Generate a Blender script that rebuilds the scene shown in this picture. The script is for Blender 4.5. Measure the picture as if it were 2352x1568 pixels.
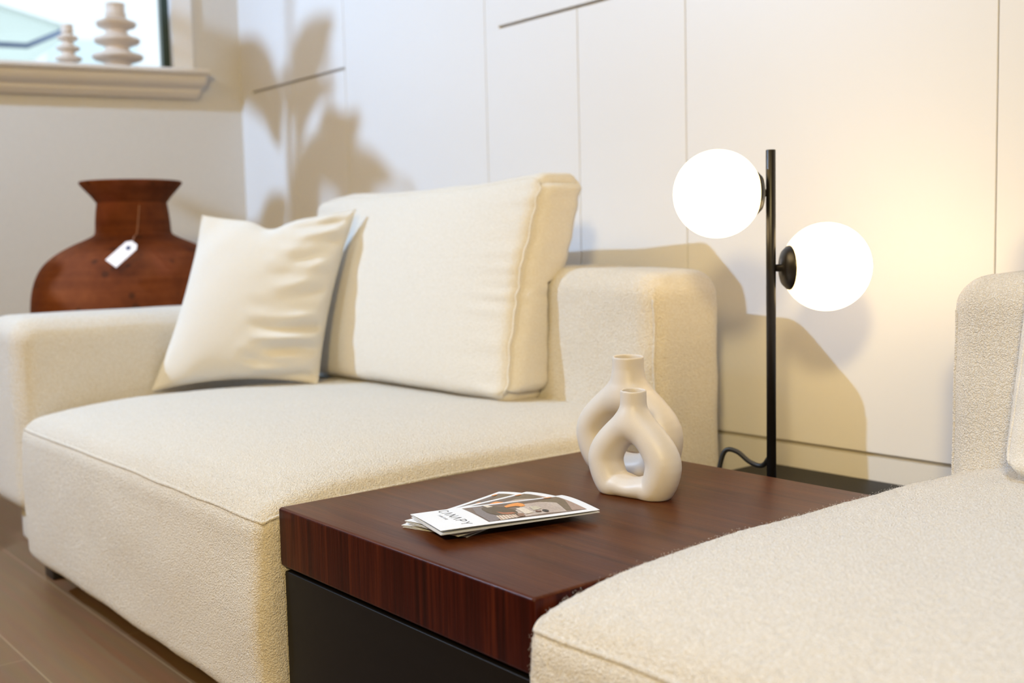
import bpy, math, random
import numpy as np
from mathutils import Vector, Matrix
for o in list(bpy.data.objects): bpy.data.objects.remove(o)
sc = bpy.context.scene
C = sc.collection
PI = math.pi
R = math.radians

# ------------------------------------------------------------ camera
CAM_Z = 0.77
yaw, pitch, roll = 0.886037, 0.0876947, -0.0232150
def cam_basis():
    cy, sy, cp, sp = math.cos(yaw), math.sin(yaw), math.cos(pitch), math.sin(pitch)
    f = Vector((-sy*cp, cy*cp, -sp)); r = Vector((cy, sy, 0)); u = r.cross(f)
    cr, sr = math.cos(roll), math.sin(roll)
    return cr*r + sr*u, -sr*r + cr*u, f
cr_, cu_, cf_ = cam_basis()
cam_d = bpy.data.cameras.new('camera')
cam = bpy.data.objects.new('camera', cam_d); C.objects.link(cam)
cam.matrix_world = Matrix(((cr_.x, cu_.x, -cf_.x, 0), (cr_.y, cu_.y, -cf_.y, 0), (cr_.z, cu_.z, -cf_.z, CAM_Z), (0, 0, 0, 1)))
cam_d.sensor_width = 36.0
cam_d.lens = 2540/2352*36
cam_d.clip_start = 0.02
cam_d.dof.use_dof = True
cam_d.dof.focus_distance = 1.50
cam_d.dof.aperture_fstop = 3.6
sc.camera = cam

# ------------------------------------------------------------ exposure, world, lights
sc.view_settings.view_transform = 'Standard'
sc.view_settings.look = 'None'
sc.view_settings.gamma = 1
sc.view_settings.use_curve_mapping = False
sc.view_settings.exposure = 0.0
w = bpy.data.worlds.new('world'); sc.world = w; w.use_nodes = True
bg = w.node_tree.nodes['Background']
bg.inputs[0].default_value = (0.90, 0.96, 1.0, 1); bg.inputs[1].default_value = 2.0

def aim(o, tgt):
    d = Vector(tgt) - o.location
    o.rotation_euler = d.to_track_quat('-Z', 'Y').to_euler()
def spot(name, loc, tgt, power, col, size=70, blend=0.8, rad=0.03):
    l = bpy.data.lights.new(name, 'SPOT'); l.energy = power; l.color = col
    l.spot_size = R(size); l.spot_blend = blend; l.shadow_soft_size = rad
    o = bpy.data.objects.new(name, l); C.objects.link(o); o.location = loc; aim(o, tgt); return o
def area(name, loc, tgt, power, col, sx, sy):
    l = bpy.data.lights.new(name, 'AREA'); l.shape = 'RECTANGLE'; l.size = sx; l.size_y = sy
    l.energy = power; l.color = col
    o = bpy.data.objects.new(name, l); C.objects.link(o); o.location = loc; aim(o, tgt); return o
NEUTRAL = (1.0, 0.965, 0.92)
WARM = (1.0, 0.66, 0.32)
def tint(base, rgb):
    k = max(rgb); return base*k, tuple(c/k for c in rgb)
P_, K_ = tint(520, (.35, .52, .77)); spot('ceiling_spot_main', (-3.57, -1.07, 2.62), (-2.25, 1.6, 0.7), P_, K_, 112, 1.0, 0.022)
P_, K_ = tint(55, (.46, .74, 1.0)); spot('ceiling_spot_left_sofa', (-2.0, 0.55, 2.66), (-2.0, 0.85, 0.4), P_, K_, 62, 0.9, 0.08)
P_, K_ = tint(110, (.40, .62, .95)); spot('ceiling_spot_right_sofa', (-0.1, 0.35, 2.66), (-0.2, 0.75, 0.4), P_, K_, 62, 0.9, 0.08)
P_, K_ = tint(330, (1.14, .86, .38)); spot('warm_fill_right', (1.1, -1.7, 2.3), (-1.6, 1.2, 0.5), P_, K_, 90, 1.0, 0.22)  # added fill: warms the right-facing sides and the wall shadow, no lamp fixture behind it
P_, K_ = tint(30, (1.45, .95, .30)); area('ambient_fill', (-2.0, -1.2, 2.66), (-2.0, -1.2, 0), P_, K_, 2.2, 1.6)  # large area light added overhead for soft warm ambient, not a known fixture
GLOBE_STRENGTH, GLOBE_TINT = tint(5.0, (1.42, 1.02, .52))

# ------------------------------------------------------------ node helpers
def mat(name):
    m = bpy.data.materials.new(name); m.use_nodes = True
    nt = m.node_tree; return m, nt, nt.nodes['Principled BSDF']
def nd(nt, t, **k):
    n = nt.nodes.new(t)
    for a, b in k.items(): setattr(n, a, b)
    return n
def lk(nt, a, b): nt.links.new(a, b)
def plain(name, col, rough=0.5, metal=0.0, spec=0.5, bump=0.0, bscale=60, var=0.0):
    m, nt, p = mat(name)
    p.inputs['Roughness'].default_value = rough; p.inputs['Metallic'].default_value = metal
    p.inputs['Specular IOR Level'].default_value = spec
    tc = nd(nt, 'ShaderNodeTexCoord'); n = nd(nt, 'ShaderNodeTexNoise')
    n.inputs['Scale'].default_value = bscale; n.inputs['Detail'].default_value = 4
    lk(nt, tc.outputs['Object'], n.inputs['Vector'])
    r = nd(nt, 'ShaderNodeValToRGB')
    a, b = 1 - var, 1 + var
    r.color_ramp.elements[0].color = (*[min(1, c*a) for c in col], 1); r.color_ramp.elements[1].color = (*[min(1, c*b) for c in col], 1)
    r.color_ramp.elements[0].position = .35; r.color_ramp.elements[1].position = .65
    lk(nt, n.outputs['Fac'], r.inputs['Fac']); lk(nt, r.outputs['Color'], p.inputs['Base Color'])
    if bump:
        bp = nd(nt, 'ShaderNodeBump'); bp.inputs['Distance'].default_value = bump
        lk(nt, n.outputs['Fac'], bp.inputs['Height']); lk(nt, bp.outputs['Normal'], p.inputs['Normal'])
    return m

def boucle(name, col, lo, dist=0.0014, scale=430, contrast=1.0):
    m, nt, p = mat(name)
    p.inputs['Roughness'].default_value = 1.0; p.inputs['Specular IOR Level'].default_value = 0.1
    p.inputs['Sheen Weight'].default_value = 0.35; p.inputs['Sheen Roughness'].default_value = 0.6
    p.inputs['Sheen Tint'].default_value = (1, .97, .9, 1)
    tc = nd(nt, 'ShaderNodeTexCoord')
    big = nd(nt, 'ShaderNodeTexNoise'); big.inputs['Scale'].default_value = 90; big.inputs['Detail'].default_value = 2
    v = nd(nt, 'ShaderNodeTexVoronoi', feature='SMOOTH_F1'); v.inputs['Scale'].default_value = scale; v.inputs['Randomness'].default_value = 1
    v.inputs['Smoothness'].default_value = .4
    n = nd(nt, 'ShaderNodeTexNoise'); n.inputs['Scale'].default_value = scale*1.6; n.inputs['Detail'].default_value = 3; n.inputs['Distortion'].default_value = 1.2
    wv = nd(nt, 'ShaderNodeVectorMath', operation='MULTIPLY_ADD')
    dn = nd(nt, 'ShaderNodeTexNoise'); dn.inputs['Scale'].default_value = 150
    lk(nt, tc.outputs['Object'], dn.inputs['Vector'])
    wv.inputs[1].default_value = (.006, .006, .006)
    lk(nt, dn.outputs['Color'], wv.inputs[0]); lk(nt, tc.outputs['Object'], wv.inputs[2])
    for x in (big, n): lk(nt, tc.outputs['Object'], x.inputs['Vector'])
    lk(nt, wv.outputs[0], v.inputs['Vector'])
    inv = nd(nt, 'ShaderNodeMath', operation='MULTIPLY_ADD'); inv.inputs[1].default_value = -1.1; inv.inputs[2].default_value = 1.0
    lk(nt, v.outputs['Distance'], inv.inputs[0])
    a = nd(nt, 'ShaderNodeMath', operation='MULTIPLY_ADD'); a.inputs[1].default_value = .7
    lk(nt, n.outputs['Fac'], a.inputs[0]); lk(nt, inv.outputs[0], a.inputs[2])
    b = nd(nt, 'ShaderNodeMath', operation='MULTIPLY_ADD'); b.inputs[1].default_value = .8
    lk(nt, big.outputs['Fac'], b.inputs[0]); lk(nt, a.outputs[0], b.inputs[2])
    bp = nd(nt, 'ShaderNodeBump'); bp.inputs['Distance'].default_value = dist; bp.inputs['Strength'].default_value = 1
    lk(nt, b.outputs[0], bp.inputs['Height']); lk(nt, bp.outputs['Normal'], p.inputs['Normal'])
    r = nd(nt, 'ShaderNodeValToRGB')
    r.color_ramp.elements[0].position = .75; r.color_ramp.elements[0].color = (*lo, 1)
    r.color_ramp.elements[1].position = 1.25 if False else 1.0; r.color_ramp.elements[1].color = (*col, 1)
    lk(nt, a.outputs[0], r.inputs['Fac']); lk(nt, r.outputs['Color'], p.inputs['Base Color'])
    return m

def wood(name, c_dark, c_mid, c_light, stretch, rough=0.34, dusty=False):
    m, nt, p = mat(name)
    tc = nd(nt, 'ShaderNodeTexCoord'); mp = nd(nt, 'ShaderNodeMapping'); mp.inputs['Scale'].default_value = stretch
    lk(nt, tc.outputs['Object'], mp.inputs['Vector'])
    n = nd(nt, 'ShaderNodeTexNoise'); n.inputs['Scale'].default_value = 1; n.inputs['Detail'].default_value = 6; n.inputs['Roughness'].default_value = .6; n.inputs['Distortion'].default_value = .6
    lk(nt, mp.outputs[0], n.inputs['Vector'])
    n2 = nd(nt, 'ShaderNodeTexNoise'); n2.inputs['Scale'].default_value = 7; n2.inputs['Detail'].default_value = 4; n2.inputs['Distortion'].default_value = .3
    lk(nt, mp.outputs[0], n2.inputs['Vector'])
    mx = nd(nt, 'ShaderNodeMath', operation='MULTIPLY_ADD'); mx.inputs[1].default_value = .35
    lk(nt, n2.outputs['Fac'], mx.inputs[0]); lk(nt, n.outputs['Fac'], mx.inputs[2])
    r = nd(nt, 'ShaderNodeValToRGB'); e = r.color_ramp.elements
    e[0].position = .48; e[0].color = (*c_dark, 1); e[1].position = .86; e[1].color = (*c_light, 1)
    k = e.new(.66); k.color = (*c_mid, 1)
    lk(nt, mx.outputs[0], r.inputs['Fac'])
    col = r.outputs['Color']
    if dusty:
        v = nd(nt, 'ShaderNodeTexVoronoi'); v.inputs['Scale'].default_value = 95
        lk(nt, tc.outputs['Object'], v.inputs['Vector'])
        sr = nd(nt, 'ShaderNodeValToRGB'); sr.color_ramp.elements[0].position = .045; sr.color_ramp.elements[0].color = (1, 1, 1, 1)
        sr.color_ramp.elements[1].position = .06; sr.color_ramp.elements[1].color = (0, 0, 0, 1)
        lk(nt, v.outputs['Distance'], sr.inputs['Fac'])
        pick = nd(nt, 'ShaderNodeTexNoise'); pick.inputs['Scale'].default_value = 40
        lk(nt, tc.outputs['Object'], pick.inputs['Vector'])
        pr = nd(nt, 'ShaderNodeValToRGB'); pr.color_ramp.elements[0].position = .56; pr.color_ramp.elements[1].position = .6
        lk(nt, pick.outputs['Fac'], pr.inputs['Fac'])
        mm = nd(nt, 'ShaderNodeMath', operation='MULTIPLY'); lk(nt, sr.outputs['Color'], mm.inputs[0]); lk(nt, pr.outputs['Color'], mm.inputs[1])
        m2 = nd(nt, 'ShaderNodeMath', operation='MULTIPLY'); m2.inputs[1].default_value = .45; lk(nt, mm.outputs[0], m2.inputs[0])
        mix = nd(nt, 'ShaderNodeMix', data_type='RGBA'); lk(nt, m2.outputs[0], mix.inputs[0]); lk(nt, col, mix.inputs[6]); mix.inputs[7].default_value = (.5, .42, .35, 1)
        col = mix.outputs[2]
    lk(nt, col, p.inputs['Base Color'])
    bp = nd(nt, 'ShaderNodeBump'); bp.inputs['Distance'].default_value = .00025
    lk(nt, n2.outputs['Fac'], bp.inputs['Height']); lk(nt, bp.outputs['Normal'], p.inputs['Normal'])
    p.inputs['Roughness'].default_value = rough; p.inputs['Specular IOR Level'].default_value = .14
    return m

def floor_mat():
    m, nt, p = mat('oak_plank')
    tc = nd(nt, 'ShaderNodeTexCoord')
    br = nd(nt, 'ShaderNodeTexBrick'); br.offset = .37
    br.inputs['Color1'].default_value = (.235, .135, .068, 1); br.inputs['Color2'].default_value = (.20, .112, .055, 1)
    br.inputs['Mortar'].default_value = (.36, .24, .14, 1); br.inputs['Scale'].default_value = 1
    br.inputs['Mortar Size'].default_value = .0016; br.inputs['Brick Width'].default_value = 1.6; br.inputs['Row Height'].default_value = .19
    lk(nt, tc.outputs['Object'], br.inputs['Vector'])
    mp = nd(nt, 'ShaderNodeMapping'); mp.inputs['Scale'].default_value = (2.5, 40, 1); lk(nt, tc.outputs['Object'], mp.inputs['Vector'])
    n = nd(nt, 'ShaderNodeTexNoise'); n.inputs['Scale'].default_value = 1.6; n.inputs['Detail'].default_value = 5; lk(nt, mp.outputs[0], n.inputs['Vector'])
    mix = nd(nt, 'ShaderNodeMix', data_type='RGBA', blend_type='MULTIPLY'); mix.inputs[0].default_value = .35
    lk(nt, br.outputs['Color'], mix.inputs[6]); lk(nt, n.outputs['Color'], mix.inputs[7])
    g = nd(nt, 'ShaderNodeMix', data_type='RGBA'); g.inputs[0].default_value = .0
    lk(nt, mix.outputs[2], p.inputs['Base Color']); p.inputs['Roughness'].default_value = .38
    return m

M = {}
M['boucle'] = boucle('boucle_fabric', (.885, .86, .83), (.76, .705, .625), .0021, 430)
M['boucle_block'] = M['boucle']
M['linen'] = boucle('linen_fabric', (.77, .755, .735), (.73, .705, .665), .0004, 900)
M['wool'] = boucle('brushed_fabric', (.80, .77, .725), (.735, .69, .62), .0009, 420)
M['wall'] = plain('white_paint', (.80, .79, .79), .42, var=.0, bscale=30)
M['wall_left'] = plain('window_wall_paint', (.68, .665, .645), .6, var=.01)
M['wall_front'] = plain('taupe_paint', (.30, .25, .20), .7)
M['ceiling'] = plain('ceiling_paint', (.8, .79, .77), .8)
M['groove'] = plain('groove_shadow_gap', (.60, .55, .46), .7)
M['trim'] = plain('trim_paint', (.76, .72, .68), .45)
M['casing'] = plain('casing_paint', (.86, .87, .90), .45)
M['frame'] = plain('dark_window_frame', (.02, .045, .04), .4)
M['kick'] = plain('kick_board_paint', (.72, .71, .70), .4)
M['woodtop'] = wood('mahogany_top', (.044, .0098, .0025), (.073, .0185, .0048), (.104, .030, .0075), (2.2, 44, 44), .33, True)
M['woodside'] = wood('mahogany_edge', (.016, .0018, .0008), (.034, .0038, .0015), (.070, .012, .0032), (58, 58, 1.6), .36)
M['blackbox'] = plain('black_lacquer', (.0055, .0042, .0036), .5, spec=.2, var=.05)
M['ceramic'] = plain('matte_ceramic', (.655, .605, .555), .42, bump=.00012, bscale=900, var=.012)
M['ceramic2'] = plain('white_stoneware', (.72, .63, .55), .5, var=.02)
M['black'] = plain('black_metal', (.012, .010, .010), .36, spec=.5)
M['cord'] = plain('black_cord_rubber', (.010, .010, .010), .5)
M['paper'] = plain('white_paper', (.80, .82, .86), .45)
M['ink'] = plain('navy_ink', (.02, .02, .035), .5)
M['tag'] = plain('tag_card', (.86, .85, .90), .6)
M['string'] = plain('jute_string', (.36, .17, .10), .8)
M['floor'] = floor_mat()
M['bark'] = plain('plant_stem', (.16, .11, .06), .8)
M['leaf'] = plain('glossy_leaf', (.05, .14, .04), .35, var=.2, bscale=15)
M['pot'] = plain('plant_pot', (.55, .53, .5), .6)
def emis(name, col, s):
    m, nt, p = mat(name); p.inputs['Base Color'].default_value = (.9, .88, .82, 1)
    p.inputs['Emission Color'].default_value = (*col, 1); p.inputs['Emission Strength'].default_value = s
    p.inputs['Roughness'].default_value = .25
    return m
def globe_mat(sgn):
    m = emis('opal_glass_lit', GLOBE_TINT, GLOBE_STRENGTH); nt = m.node_tree; p = nt.nodes['Principled BSDF']
    tc = nd(nt, 'ShaderNodeTexCoord'); d = nd(nt, 'ShaderNodeVectorMath', operation='DOT_PRODUCT')
    d.inputs[1].default_value = (.564*sgn, .826*sgn, 0); lk(nt, tc.outputs['Generated'], d.inputs[0])
    # Generated runs 0..1 over the globe, so shift the dot product to -0.5..0.5 along the arm's axis
    a = nd(nt, 'ShaderNodeMath', operation='ADD'); a.inputs[1].default_value = -.695*sgn; lk(nt, d.outputs['Value'], a.inputs[0])
    r = nd(nt, 'ShaderNodeMapRange'); r.interpolation_type = 'SMOOTHSTEP'
    r.inputs['From Min'].default_value = -.52; r.inputs['From Max'].default_value = -.08; r.inputs['To Min'].default_value = .30; r.inputs['To Max'].default_value = 1
    lk(nt, a.outputs[0], r.inputs['Value'])
    k = nd(nt, 'ShaderNodeMath', operation='MULTIPLY'); k.inputs[1].default_value = GLOBE_STRENGTH; lk(nt, r.outputs[0], k.inputs[0])
    lk(nt, k.outputs[0], p.inputs['Emission Strength']); return m
M['globe'] = globe_mat(1); M['globe_b'] = globe_mat(-1)
def glass():
    m, nt, p = mat('window_glass'); nt.nodes.remove(p)
    t = nd(nt, 'ShaderNodeBsdfTransparent'); g = nd(nt, 'ShaderNodeBsdfGlossy'); g.inputs['Roughness'].default_value = .02
    f = nd(nt, 'ShaderNodeFresnel'); x = nd(nt, 'ShaderNodeMixShader'); f.inputs[0].default_value = 1.35
    t.inputs[0].default_value = (.97, .99, 1, 1)
    lk(nt, f.outputs[0], x.inputs[0]); lk(nt, t.outputs[0], x.inputs[1]); lk(nt, g.outputs[0], x.inputs[2])
    lk(nt, x.outputs[0], nt.nodes['Material Output'].inputs[0]); return m
M['glass'] = glass()
def terracotta():
    m, nt, p = mat('aged_terracotta'); p.inputs['Roughness'].default_value = .8; p.inputs['Specular IOR Level'].default_value = .15
    tc = nd(nt, 'ShaderNodeTexCoord')
    n = nd(nt, 'ShaderNodeTexNoise'); n.inputs['Scale'].default_value = 5; n.inputs['Detail'].default_value = 8; n.inputs['Roughness'].default_value = .65
    lk(nt, tc.outputs['Object'], n.inputs['Vector'])
    r = nd(nt, 'ShaderNodeValToRGB'); e = r.color_ramp.elements
    e[0].position = .3; e[0].color = (.075, .018, .0055, 1); e[1].position = .72; e[1].color = (.25, .075, .023, 1)
    k = e.new(.5); k.color = (.165, .044, .013, 1)
    lk(nt, n.outputs['Fac'], r.inputs['Fac'])
    mp = nd(nt, 'ShaderNodeMapping'); mp.inputs['Scale'].default_value = (1, 1, 30); lk(nt, tc.outputs['Object'], mp.inputs['Vector'])
    b = nd(nt, 'ShaderNodeTexNoise'); b.inputs['Scale'].default_value = 2; lk(nt, mp.outputs[0], b.inputs['Vector'])
    mx = nd(nt, 'ShaderNodeMix', data_type='RGBA', blend_type='MULTIPLY'); mx.inputs[0].default_value = .5
    rr = nd(nt, 'ShaderNodeValToRGB'); rr.color_ramp.elements[0].position = .35; rr.color_ramp.elements[0].color = (.6, .55, .5, 1); rr.color_ramp.elements[1].position = .6; rr.color_ramp.elements[1].color = (1, 1, 1, 1)
    lk(nt, b.outputs['Fac'], rr.inputs['Fac']); lk(nt, r.outputs['Color'], mx.inputs[6]); lk(nt, rr.outputs['Color'], mx.inputs[7])
    # chips
    v = nd(nt, 'ShaderNodeTexVoronoi'); v.inputs['Scale'].default_value = 19; lk(nt, tc.outputs['Object'], v.inputs['Vector'])
    vr = nd(nt, 'ShaderNodeValToRGB'); vr.color_ramp.elements[0].position = .15; vr.color_ramp.elements[0].color = (.7, .7, .7, 1); vr.color_ramp.elements[1].position = .24; vr.color_ramp.elements[1].color = (0, 0, 0, 1)
    lk(nt, v.outputs['Distance'], vr.inputs['Fac'])
    mk = nd(nt, 'ShaderNodeMix', data_type='RGBA'); lk(nt, vr.outputs['Color'], mk.inputs[0]); lk(nt, mx.outputs[2], mk.inputs[6]); mk.inputs[7].default_value = (.05, .018, .008, 1)
    # pinkish chalk bloom patch
    n3 = nd(nt, 'ShaderNodeTexNoise'); n3.inputs['Scale'].default_value = 2.6; n3.inputs['Detail'].default_value = 3; lk(nt, tc.outputs['Object'], n3.inputs['Vector'])
    r3 = nd(nt, 'ShaderNodeValToRGB'); r3.color_ramp.elements[0].position = .56; r3.color_ramp.elements[1].position = .72; r3.color_ramp.elements[1].color = (.5, .5, .5, 1)
    lk(nt, n3.outputs['Fac'], r3.inputs['Fac'])
    m3 = nd(nt, 'ShaderNodeMix', data_type='RGBA'); lk(nt, r3.outputs['Color'], m3.inputs[0]); lk(nt, mk.outputs[2], m3.inputs[6]); m3.inputs[7].default_value = (.36, .10, .08, 1)
    lk(nt, m3.outputs[2], p.inputs['Base Color'])
    bp = nd(nt, 'ShaderNodeBump'); bp.inputs['Distance'].default_value = .004; lk(nt, n.outputs['Fac'], bp.inputs['Height']); lk(nt, bp.outputs['Normal'], p.inputs['Normal'])
    return m
M['terracotta'] = terracotta()

# ------------------------------------------------------------ object helpers
def mesh_obj(name, verts, faces, m, parent=None, origin=None, smooth=True, mats=None, midx=None):
    verts = np.asarray(verts, dtype=float)
    org = np.array(origin if origin is not None else (tuple(parent.location) if parent else (0, 0, 0)))
    if parent is not None and parent.parent is not None and origin is None:
        org = np.array(parent['_org'])
    me = bpy.data.meshes.new(name)
    if isinstance(faces, np.ndarray) and faces.ndim == 2:
        nv, nf, k = len(verts), len(faces), faces.shape[1]
        me.vertices.add(nv); me.vertices.foreach_set('co', (verts - org).ravel())
        me.loops.add(nf*k); me.loops.foreach_set('vertex_index', faces.astype(np.int32).ravel())
        me.polygons.add(nf); me.polygons.foreach_set('loop_start', np.arange(0, nf*k, k, dtype=np.int32))
        me.update(calc_edges=True)
    else:
        me.from_pydata([tuple(v) for v in (verts - org)], [], [tuple(int(i) for i in f) for f in faces]); me.update()
    for mm in (mats or [m]): me.materials.append(mm)
    if midx is not None: me.polygons.foreach_set('material_index', np.asarray(midx, dtype=np.int32))
    if smooth: me.polygons.foreach_set('use_smooth', [True]*len(me.polygons))
    me.validate()
    o = bpy.data.objects.new(name, me); C.objects.link(o)
    if parent is not None: o.parent = parent            # parents are never rotated or scaled
    if parent is None: o.location = org
    return o
def sub(name, verts, faces, m, part, **k):
    # a sub-part: the part carries vertices relative to its root, so reuse the root's origin
    r = part.parent
    return mesh_obj(name, verts, faces, m, part, origin=tuple(r.location), **k)
def thing(name, loc, label, cat, group=None):
    o = bpy.data.objects.new(name, None); C.objects.link(o); o.location = loc
    o.empty_display_size = .05
    return tag(o, label, cat, group)
def tag(o, label, cat, group=None):
    o['label'] = label; o['category'] = cat
    if group: o['group'] = group
    return o
def struct(o): o['kind'] = 'structure'; return o

def grid_box(n):
    """surface lattice of a box with n=(nx,ny,nz) cells: unit coords 0..1 and quads"""
    quads = []
    for ax in range(3):
        a, b = (ax+1) % 3, (ax+2) % 3
        ia, ib = np.meshgrid(np.arange(n[a]), np.arange(n[b]), indexing='ij')
        for side in (0, n[ax]):
            q = []
            for da, db in ((0, 0), (1, 0), (1, 1), (0, 1)):
                p = np.zeros(ia.shape + (3,), int); p[..., a] = ia+da; p[..., b] = ib+db; p[..., ax] = side
                q.append(p.reshape(-1, 3))
            if side == 0: q = q[::-1]
            quads.append(np.stack(q, 1))
    Q = np.concatenate(quads, 0)
    flat = Q.reshape(-1, 3)
    key = flat[:, 0]*4000000 + flat[:, 1]*2000 + flat[:, 2]
    uk, idx, inv = np.unique(key, return_index=True, return_inverse=True)
    V = flat[idx] / np.array(n, float)
    return V, inv.reshape(-1, 4)
def rbox_map(q, h, r):
    h = np.array(h); inner = np.clip(q, -(h-r), h-r); d = q - inner
    L = np.linalg.norm(d, axis=1, keepdims=True); L[L == 0] = 1
    return inner + d/L*r
def upholstered(lo, hi, r, step, deform=None):
    lo = np.array(lo, float); hi = np.array(hi, float); h = (hi-lo)/2; c = (hi+lo)/2
    n = np.maximum(2, np.round((hi-lo)/step).astype(int))
    V, F = grid_box(tuple(n)); q = (V*2-1)*h
    def f(q):
        p = rbox_map(q, h, r) + c
        return deform(p, q/h) if deform else p
    return f(q), F, f, h, c
def rigid_box(lo, hi, r=0.0, seg=3):
    """plain bevelled box with few faces"""
    lo = np.array(lo, float); hi = np.array(hi, float); h = (hi-lo)/2; c = (lo+hi)/2
    if r <= 0:
        V = np.array([[x, y, z] for x in (-1, 1) for y in (-1, 1) for z in (-1, 1)])*h + c
        return V, [(0, 1, 3, 2), (4, 6, 7, 5), (0, 4, 5, 1), (2, 3, 7, 6), (0, 2, 6, 4), (1, 5, 7, 3)]
    coords = []
    for k in range(3):
        e = [-h[k] + r*t for t in np.linspace(0, 1, seg+1)]; e = np.array(e + [-x for x in e[::-1]]); coords.append(e)
    n = len(coords[0])-1
    V, F = grid_box((n, n, n)); I = np.round(V*n).astype(int)
    q = np.stack([coords[k][I[:, k]] for k in range(3)], 1)
    return rbox_map(q, h, r) + c, F
def tube(path, r, n=8, closed=False, caps=True):
    P = np.asarray(path, float); m = len(P)
    rr = np.full(m, r) if np.isscalar(r) else np.asarray(r)
    T = np.roll(P, -1, 0) - np.roll(P, 1, 0)
    if not closed: T[0] = P[1]-P[0]; T[-1] = P[-1]-P[-2]
    T /= np.linalg.norm(T, axis=1, keepdims=True)
    up = np.array([0, 0, 1.]) if abs(T[0][2]) < .9 else np.array([1., 0, 0])
    V = []; N = np.cross(T[0], up); N /= np.linalg.norm(N)
    for i in range(m):
        N = N - T[i]*(N@T[i]); N /= np.linalg.norm(N); B = np.cross(T[i], N)
        for k in range(n):
            a = 2*PI*k/n; V.append(P[i] + rr[i]*(math.cos(a)*N + math.sin(a)*B))
    F = []
    for i in range(m if closed else m-1):
        j = (i+1) % m
        for k in range(n):
            l = (k+1) % n; F.append((i*n+k, i*n+l, j*n+l, j*n+k))
    if caps and not closed:
        F.append(tuple(range(n-1, -1, -1))); F.append(tuple((m-1)*n+k for k in range(n)))
    return np.array(V), F
def lathe(prof, c, n=64, axis=None):
    """profile [(r,z)] around z through c; closed surface when r hits 0"""
    V = []; F = []
    for r, z in prof:
        for k in range(n):
            a = 2*PI*k/n; V.append((r*math.cos(a), r*math.sin(a), z))
    for i in range(len(prof)-1):
        for k in range(n):
            l = (k+1) % n; F.append((i*n+k, i*n+l, (i+1)*n+l, (i+1)*n+k))
    V = np.array(V)
    if axis is not None:
        q = Vector((0, 0, 1)).rotation_difference(Vector(axis)).to_matrix(); V = V @ np.array(q).T
    return V + np.array(c), F
def smooth_path(pts, n=12):
    P = [np.array(p, float) for p in pts]; P = [2*P[0]-P[1]] + P + [2*P[-1]-P[-2]]
    out = []
    for i in range(1, len(P)-2):
        for t in np.linspace(0, 1, n, endpoint=False):
            a, b, c, d = P[i-1:i+3]
            out.append(.5*((2*b) + (c-a)*t + (2*a-5*b+4*c-d)*t*t + (3*b-a-3*c+d)*t**3))
    out.append(P[-2]); return np.array(out)
rng = np.random.RandomState(7)
_K = rng.normal(size=(40, 3)); _PH = rng.uniform(0, 2*PI, 40)
def fnoise(p, freq, s=0):
    """smooth pseudo noise from random plane waves, about -1..1"""
    v = np.zeros(len(p))
    for i in range(8):
        k = _K[(i+s) % 40]; v += np.sin(p @ (k*freq) + _PH[(i*3+s) % 40])
    return v/4

# ------------------------------------------------------------ room
WY = 1.85
CX = -3.797
nL = np.array([.9715, -.2371]); dL = np.array([-.2371, -.9715])     # window wall: normal into the room, direction towards the front
def LWp(t, off, z): p = np.array([CX, WY]) + dL*t + nL*off; return (p[0], p[1], z)
def wall_slab(t0, t1, o0, o1, z0, z1, r=0):
    V, F = rigid_box((t0, o0, z0), (t1, o1, z1), r)
    W = np.array([LWp(a, b, c) for a, b, c in V])
    return W, [tuple(reversed(tuple(f))) for f in (F.tolist() if isinstance(F, np.ndarray) else F)]
RX, FY, CZ = 2.2, -4.6, 2.7
def merge(parts):
    V = []; F = []; o = 0
    for v, f in parts:
        V.append(np.asarray(v)); F += [tuple(int(i)+o for i in g) for g in f]; o += len(v)
    return np.concatenate(V), F

v, f = rigid_box((-6.2, FY-.1, -.06), (RX+.1, WY+.12, 0)); struct(mesh_obj('floor', v, f, M['floor'], smooth=False))
v, f = rigid_box((-6.2, FY-.1, CZ), (RX+.1, WY+.12, CZ+.06)); struct(mesh_obj('ceiling', v, f, M['ceiling'], smooth=False))
v, f = rigid_box((RX, FY, 0), (RX+.1, WY+.1, CZ)); struct(mesh_obj('wall_right', v, f, M['wall'], smooth=False))
v, f = rigid_box((-6.2, FY-.1, 0), (RX+.1, FY, CZ)); struct(mesh_obj('wall_front', v, f, M['wall_front'], smooth=False))
# back wall: a run of flush white panels with narrow grooves between them over a backing board
struct(mesh_obj('wall_back', *rigid_box((-3.95, WY+.012, 0), (RX+.1, WY+.1, CZ)), M['groove'], smooth=False))
GZ, KZ = 1.335, .352
xs = dict(a=-3.797, s1=-3.403, s2=-3.066, s3=-2.349, s4=-1.990, s5=-1.647, s6=-.948, e=RX)
g = .0011
def panel(x0, x1, z0, z1): return rigid_box((x0+g, WY, z0+g), (x1-g, WY+.012, z1-g), .0012, 1)
pl = []
gz = .0042
for x0, x1 in ((xs['a']-.1, xs['s1']), (xs['s1'], xs['s2'])): pl.append(panel(x0, x1, KZ+.004, GZ-gz))
pl.append(rigid_box((xs['a']-.1, WY, GZ-gz-.003), (xs['a']+.085, WY+.012, GZ+.003), .0005, 1))
pl.append(panel(xs['a']-.1, xs['s2'], GZ+gz*.3, CZ))
pl.append(panel(xs['s2'], xs['s3'], KZ+.004, CZ))
pl.append(rigid_box((xs['s3']+g, WY, GZ-gz-.003), (xs['s3']+.058, WY+.012, GZ+.003), .0005, 1))
for x0, x1 in ((xs['s3'], xs['s4']), (xs['s4'], xs['s5'])): pl.append(panel(x0, x1, KZ+.004, GZ-gz))
pl.append(panel(xs['s3'], xs['s5'], GZ+gz*.3, CZ))
pl.append(panel(xs['s5'], xs['s6'], KZ+.004, CZ))
pl.append(panel(xs['s6'], xs['e'], KZ+.004, CZ))
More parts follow.
